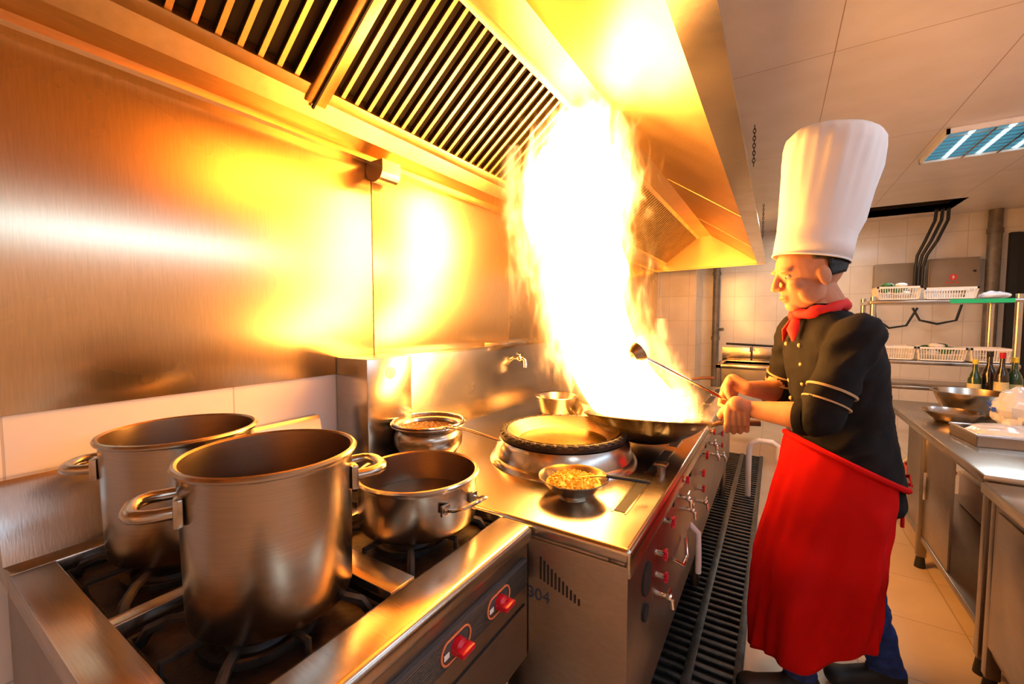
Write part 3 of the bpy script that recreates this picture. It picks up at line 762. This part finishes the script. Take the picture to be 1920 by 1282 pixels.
# ---------------------------------------------------------------- floor drain grate
b=B('floor_drain_grate',(-.405,1.0,0))
LX,LY=.339,3.5
b.box((0,0,.0005),(LX,LY,.004),M_black)
for x0,x1 in ((0,.028),(LX/2-.016,LX/2+.016),(LX-.028,LX)): b.box((x0,0,.004),(x1,LY,.022),M_grate,.002)
y=0
while y<LY-.01:
    b.box((.02,y,.006),(LX-.02,y+.020,.021),M_grate,.003,seg=1); y+=.048
b.finish()
b=B('white_drain_pipe',(-.12,3.45,.0))
b.tube([(-.02,0,.0005),(-.02,0,.35),(-.01,0,.40),(.04,0,.43),(.12,0,.43),(.16,.02,.40),(.16,.02,.30)],.018,M_white,14); b.finish()

# ---------------------------------------------------------------- prep tables (right)
def table(name,x0,x1,y0,y1,z,shelf=True,cab=False):
    b=B(name,(0,0,0))
    b.box((x0,y0,z-.04),(x1,y1,z),M_counter,.006)
    for x in (x0+.04,x1-.05):
        n=2 if y1-y0<1.2 else 3
        for k in range(n):
            y=y0+.045+(y1-y0-.09)*k/(n-1)
            b.box((x-.019,y-.019,.06),(x+.019,y+.019,z-.03),M_front,.003)
            b.tube([(x,y,0),(x,y,.02),(x,y,.065)],[.024,.022,.016],M_rubber,12)
    if shelf: b.box((x0+.03,y0+.03,.15),(x1-.03,y1-.03,.18),M_front,.003)
    if cab:
        b.box((x0+.02,y0+.07,.18),(x0+.03,y1-.07,z-.04),M_front)
        b.box((x0+.014,y1-.5,.2),(x0+.02,y1-.10,z-.07),M_front,.002)
    else:
        b.box((x0+.035,y0+.43,.18),(x0+.047,y0+1.15,z-.04),M_front,.002)
        b.box((x0+.023,y0+.76,.38),(x0+.035,y0+.775,.52),M_chrome,.003)
    b.box((x1-.02,y0,z),(x1,y1,z+.06),M_counter,.002)
    return b.finish()
table('prep_table',.635,1.45,2.12,3.78,.75)
table('prep_table',.625,1.45,.9,2.105,.73,True,True)
b=B('plastic_bucket',(.80,3.42,.1805)); b.lathe([(0,0),(.085,0),(.11,.22),(.116,.222),(.116,.23),(.107,.23),(.082,.006),(0,.006)],M_bucket,seg=36)
b.tube([(.112*math.cos(a),.03,.225+.06*math.sin(a)) for a in [i*math.pi/12 for i in range(13)]],.003,M_white,6); b.finish()
b=B('plastic_crate',(1.02,3.38,.1805)); b.box((-.05,-.15,0),(.25,.2,.2),M_white,.01); b.box((-.055,-.155,.17),(.255,.205,.19),M_white,.004); b.finish()
def bowl(name,loc,R,H,mt=M_pot):
    b=B(name,loc); b.lathe([(0,0),(R*.5,0),(R*.78,H*.35),(R*.95,H*.8),(R,H*.97),(R+.010,H*.98),(R+.010,H),(R-.003,H),(R*.92,H*.8),(R*.75,H*.38),(R*.48,.005),(0,.005)],mt,seg=56); return b
b=bowl('mixing_bowl',(.955,3.40,.7505),.165,.135,M_counter); b.finish()
b=bowl('mixing_bowl',(.80,3.12,.7505),.115,.060,M_counter); b.finish()
def tray(name,loc,w,d,h,rot=0,stuff=None,bagon=False):
    b=B(name,loc,rot)
    b.box((-w/2,-d/2,0),(w/2,d/2,.004),M_pot)
    for lo,hi in [((-w/2,-d/2),(-w/2+.004,d/2)),((w/2-.004,-d/2),(w/2,d/2)),((-w/2,-d/2),(w/2,-d/2+.004)),((-w/2,d/2-.004),(w/2,d/2))]:
        b.box((lo[0],lo[1],0),(hi[0],hi[1],h),M_pot)
    b.tube([(-w/2,-d/2,h),(w/2,-d/2,h),(w/2,d/2,h),(-w/2,d/2,h)],.006,M_chrome,8,closed=True)
    if stuff:
        for i in range(26):
            b.sphere((random.uniform(-w*.4,w*.4),random.uniform(-d*.4,d*.4),.012+random.random()*.02),(.03,.024,.015),stuff,seg=10,rings=6)
    if bagon:
        o=len(b.v); c=Vector((-.0,0,.045)); b.sphere(c,(w*.45,d*.42,.035),M_bag,seg=36,rings=18)
        for i in range(o,len(b.v)):
            p=b.v[i]; b.v[i]=p+(p-c).normalized()*.016*(noise.noise(p*24)+.6*noise.noise(p*55))
            b.v[i].z=max(.006,b.v[i].z)
    return b.finish()
tray('steel_tray',(.88,2.70,.7505),.30,.24,.05,.1,M_white,True)
def bag(name,loc,r):
    b=B(name,loc); b.sphere((0,0,r[2]),r,M_bag,seg=36,rings=22)
    for i,p in enumerate(b.v):
        n=noise.noise(p*22)+.6*noise.noise(p*50); d=(p-Vector((0,0,r[2]))).normalized(); b.v[i]=p+d*.018*n
        if b.v[i].z<0: b.v[i].z=0
    return b
b=bag('plastic_bag',(1.02,3.04,.7505),(.095,.085,.105))
for k,(dy,dz) in enumerate([(-.03,.10),(-.01,.115),(.012,.10),(.03,.12)]):
    b.box((-.104,dy-.007,dz-.010),(-.092,dy+.007,dz+.012),M_blueink,.001)
b.finish(True,25)
def bottle(loc,R,H,mt,cap,label=True,name='sauce_bottle'):
    b=B(name,loc); b.lathe([(0,0),(R*.92,0),(R,.006),(R,H*.58),(R*.8,H*.66),(R*.40,H*.76),(R*.36,H*.92),(0,H*.92)],mt,seg=24)
    b.lathe([(R*.42,H*.90),(R*.44,H*.91),(R*.44,H*.995),(0,H)],cap,seg=20)
    if label: b.lathe([(R+.0006,H*.15),(R+.0008,H*.5)],M_label,seg=24)
    b.finish()
bottle((1.045,3.70,.7505),.030,.30,M_glassgreen,M_yellow); bottle((1.115,3.73,.7505),.034,.35,M_glassdark,M_black,False)
bottle((1.140,3.64,.7505),.030,.35,M_glassdark,M_red); bottle((1.21,3.70,.7505),.036,.32,M_glassgreen,M_yellow,True); bottle((1.29,3.62,.7505),.036,.28,M_label,M_yellow,True)

b=B('shelf_rack',(0,0,0)); rx0,rx1,ry0,ry1=.60,1.325,4.05,4.47
for x in (rx0,rx1):
    for y in (ry0,ry1): b.tube([(x,y,0),(x,y,1.46)],.018,M_counter,14)
for z in (.82,1.0,1.43): b.box((rx0-.02,ry0-.02,z-.025),(rx1+.02,ry1+.02,z),M_counter,.004)
b.box((1.00,ry0-.024,1.404),(1.30,ry0-.0195,1.431),M_greenedge); b.finish()
def basket(loc,w=.32,d=.24,h=.10,veg=True,rot=0):
    b=B('plastic_basket',loc,rot); t=.012
    b.box((-w/2+t,-d/2+t,0),(w/2-t,d/2-t,.005),M_white)
    def ring(k,z0,z1,th=.004):
        W=w/2-t*(1-k);D=d/2-t*(1-k)
        b.box((-W,-D,z0),(W,-D+th,z1),M_white);b.box((-W,D-th,z0),(W,D,z1),M_white)
        b.box((-W,-D,z0),(-W+th,D,z1),M_white);b.box((W-th,-D,z0),(W,D,z1),M_white)
    ring(0,0,.014); ring(.5,h*.48,h*.52); ring(1,h-.014,h,.010)
    n=int(w/.014)
    for i in range(n+1):
        x=-.5+i/n
        for s in (-1,1): b.tube([(x*(w-2*t),s*(d/2-t-.002),.01),(x*(w-.006),s*(d/2-.002),h-.01)],.0026,M_white,4)
    n=int(d/.014)
    for i in range(n+1):
        x=-.5+i/n
        for s in (-1,1): b.tube([(s*(w/2-t-.002),x*(d-2*t),.01),(s*(w/2-.002),x*(d-.006),h-.01)],.0026,M_white,4)
    if veg:
        for i in range(16):
            b.sphere((random.uniform(-.07,.07),random.uniform(-.07,.07),random.uniform(.05,.12)),(.035,.022,.018),random.choice([M_green,M_white,M_green]),seg=10,rings=6)
    b.finish()
basket((.74,4.17,1.4305),.24); basket((1.01,4.17,1.4305),.27,.22,.085,False)
basket((.73,4.17,1.0005),.23,.24,.10,False); basket((.98,4.17,1.0005),.25,.24,.10,True); basket((1.22,4.17,1.0005),.20,.24,.10,False)
b=bag('plastic_bag',(1.25,4.17,1.4305),(.07,.10,.025)); b.finish(True,25)
b=B('electrical_box',(1.62,YF-.0015,1.58)); b.box((-.20,-.12,0),(.20,0,.38),M_boxgrey,.006); b.box((-.185,-.126,.015),(.185,-.118,.365),M_boxgrey,.003)
b.tube([(0,-.1262,.17),(0,-.128,.17)],.035,M_boxred,24)
b.prism([(.004,.198),(-.014,.166),(-.001,.166),(-.006,.142),(.014,.176),(.002,.176)],-.1295,-.128,M_white)
b.tube([(.16,-.126,.23),(.16,-.14,.23)],.012,M_black,12)
for i in range(3): b.box((-.06+i*.04,-.1275,.105),(-.035+i*.04,-.126,.122),M_boxred)
b.finish()
b=B('electrical_box',(1.13,YF-.0015,1.58)); b.box((-.17,-.12,0),(.17,0,.35),M_boxgrey,.006); b.finish()
b=B('black_cable',(0,YF-.15,0))
for k in range(3):
    b.tube([(1.38+.045*k,-.33,2.44),(1.40+.05*k,-.2,2.34),(1.36+.05*k,-.06,2.15),(1.31+.04*k,-.03,2.0),(1.30+.03*k,-.03,1.86),(1.30+.03*k,-.02,1.5)],.015,M_rubber,8)
b.tube([(.95,0,1.58),(.98,-.02,1.30),(1.1,-.03,1.19),(1.25,-.02,1.22),(1.34,0,1.42)],.012,M_rubber,8)
b.tube([(1.3,0,1.42),(1.36,-.02,1.28),(1.5,-.03,1.24),(1.65,-.02,1.28),(1.72,0,1.58)],.012,M_rubber,8)
b.finish()
b=B('wall_pipe',(1.93,YF-.07,0)); b.tube([(0,0,.0),(0,0,ZC-.001)],.055,M_pipe,20)
for z in (.5,1.5,2.2): b.tube([(0,0,z),(0,0,z+.05)],.064,M_pipe,20)
b.finish()
b=B('wall_pipe',(-.72,YF-.08,0)); b.tube([(0,0,0),(0,0,ZC-.001)],.045,M_pipe,18)
for z in (1.0,1.9): b.tube([(0,0,z),(0,0,z+.05)],.054,M_pipe,18)
b.tube([(0,0,1.15),(.10,-.02,1.15)],.02,M_pipe,10); b.tube([(.09,-.06,1.15),(.09,.03,1.15)],.012,M_pipe,8)
b.finish()
b=B('wall_hose',(.28,YF-.06,0)); b.tube([(0,.0585,1.55),(0,0,1.55),(0,-.01,1.50),(-.02,-.02,1.25),(-.06,-.03,1.05),(-.12,-.02,.9)],.013,M_rubber,10); b.tube([(0,0,1.53),(0,0,1.59)],.022,M_chrome,12); b.finish()
b=B('steel_sink',(-.17,5.0,0)); w,d=.34,.30
b.box((-w,-d,.80),(w,-d+.05,.84),M_counter,.004); b.box((-w,d-.05,.80),(w,d,.84),M_counter,.004)
b.box((-w,-d,.80),(-w+.05,d,.84),M_counter,.004); b.box((w-.05,-d,.80),(w,d,.84),M_counter,.004)
for lo,hi in [((-w+.04,-d+.04),(-w+.05,d-.04)),((w-.05,-d+.04),(w-.04,d-.04)),((-w+.04,-d+.04),(w-.04,-d+.05)),((-w+.04,d-.05),(w-.04,d-.04))]:
    b.box((lo[0],lo[1],.60),(hi[0],hi[1],.83),M_counter)
b.box((-w+.04,-d+.04,.59),(w-.04,d-.04,.60),M_counter); b.box((-w,d-.01,.84),(w,d+.01,.98),M_counter,.003)
for x in (-w+.03,w-.03):
    for y in (-d+.03,d-.03): b.tube([(x,y,0),(x,y,.81)],.02,M_counter,12)
b.tube([(-.05,d-.02,.84),(-.05,d-.02,.96),(-.05,d-.05,1.0),(-.05,d-.2,.99),(-.05,d-.22,.95)],.011,M_chrome,10)
b.tube([(-.3,d-.03,1.02),(.3,d-.03,1.0)],.012,M_rubber,8)
b.finish()

# ---------------------------------------------------------------- ceiling troffers
M_troff=emis('troffer_reflector',(.12,.45,.65),.8)
def troffer(x,y):
    b=B('ceiling_light',(x,y,ZC)); w=.3
    for lo,hi in [((-w,-w),(-w+.015,w)),((w-.015,-w),(w,w)),((-w,-w),(w,-w+.015)),((-w,w-.015),(w,w))]:
        b.box((lo[0],lo[1],-.03),(hi[0],hi[1],-.0005),M_white)
    b.box((-w+.01,-w+.01,-.004),(w-.01,w-.01,-.001),M_troff)
    for k in (-1,0,1): b.tube([(k*.17,-w+.03,-.012),(k*.17,w-.03,-.012)],.011,M_tube,8)
    for i in range(1,8):
        y_=-w+i*2*w/8
        b.box((-w+.015,y_-.004,-.032),(w-.015,y_+.004,-.005),M_chrome)
    for k in (-.085,.085): b.box((k-.006,-w+.015,-.032),(k+.006,w-.015,-.005),M_chrome)
    b.finish()
troffer(1.145,3.93); troffer(1.145,1.6); troffer(1.145,-.5); 
def area(name,loc,size,rot,c,p):
    l=bpy.data.lights.new(name,'AREA'); l.shape='SQUARE'; l.size=size; l.color=c; l.energy=p
    o=bpy.data.objects.new(name,l); col.objects.link(o); o.location=loc; o.rotation_euler=rot; return o
area('added_far_fill',(1.145,3.93,ZC-.04),.5,(0,0,0),(.75,.88,1),13)
area('added_far_fill',(1.145,1.6,ZC-.04),.5,(0,0,0),(.75,.88,1),7)
area('added_far_fill',(1.145,-.5,ZC-.04),.5,(0,0,0),(.75,.88,1),8)
area('added_far_fill',(.2,5.6,ZC-.03),.5,(0,0,0),(1,.86,.68),18)  # added fill without a fixture, brightens the far end of the room

w=bpy.data.worlds.new('W'); S.world=w; w.use_nodes=True
w.node_tree.nodes['Background'].inputs[0].default_value=(.8,.75,.7,1); w.node_tree.nodes['Background'].inputs[1].default_value=.3

cam=bpy.data.cameras.new('camera'); co=bpy.data.objects.new('camera',cam); col.objects.link(co)
cam.sensor_width=36; cam.lens=14.8; cam.clip_start=.02
co.location=(0,0,1.3); co.rotation_euler=(math.radians(90-3.19),0,math.radians(32.1)); S.camera=co
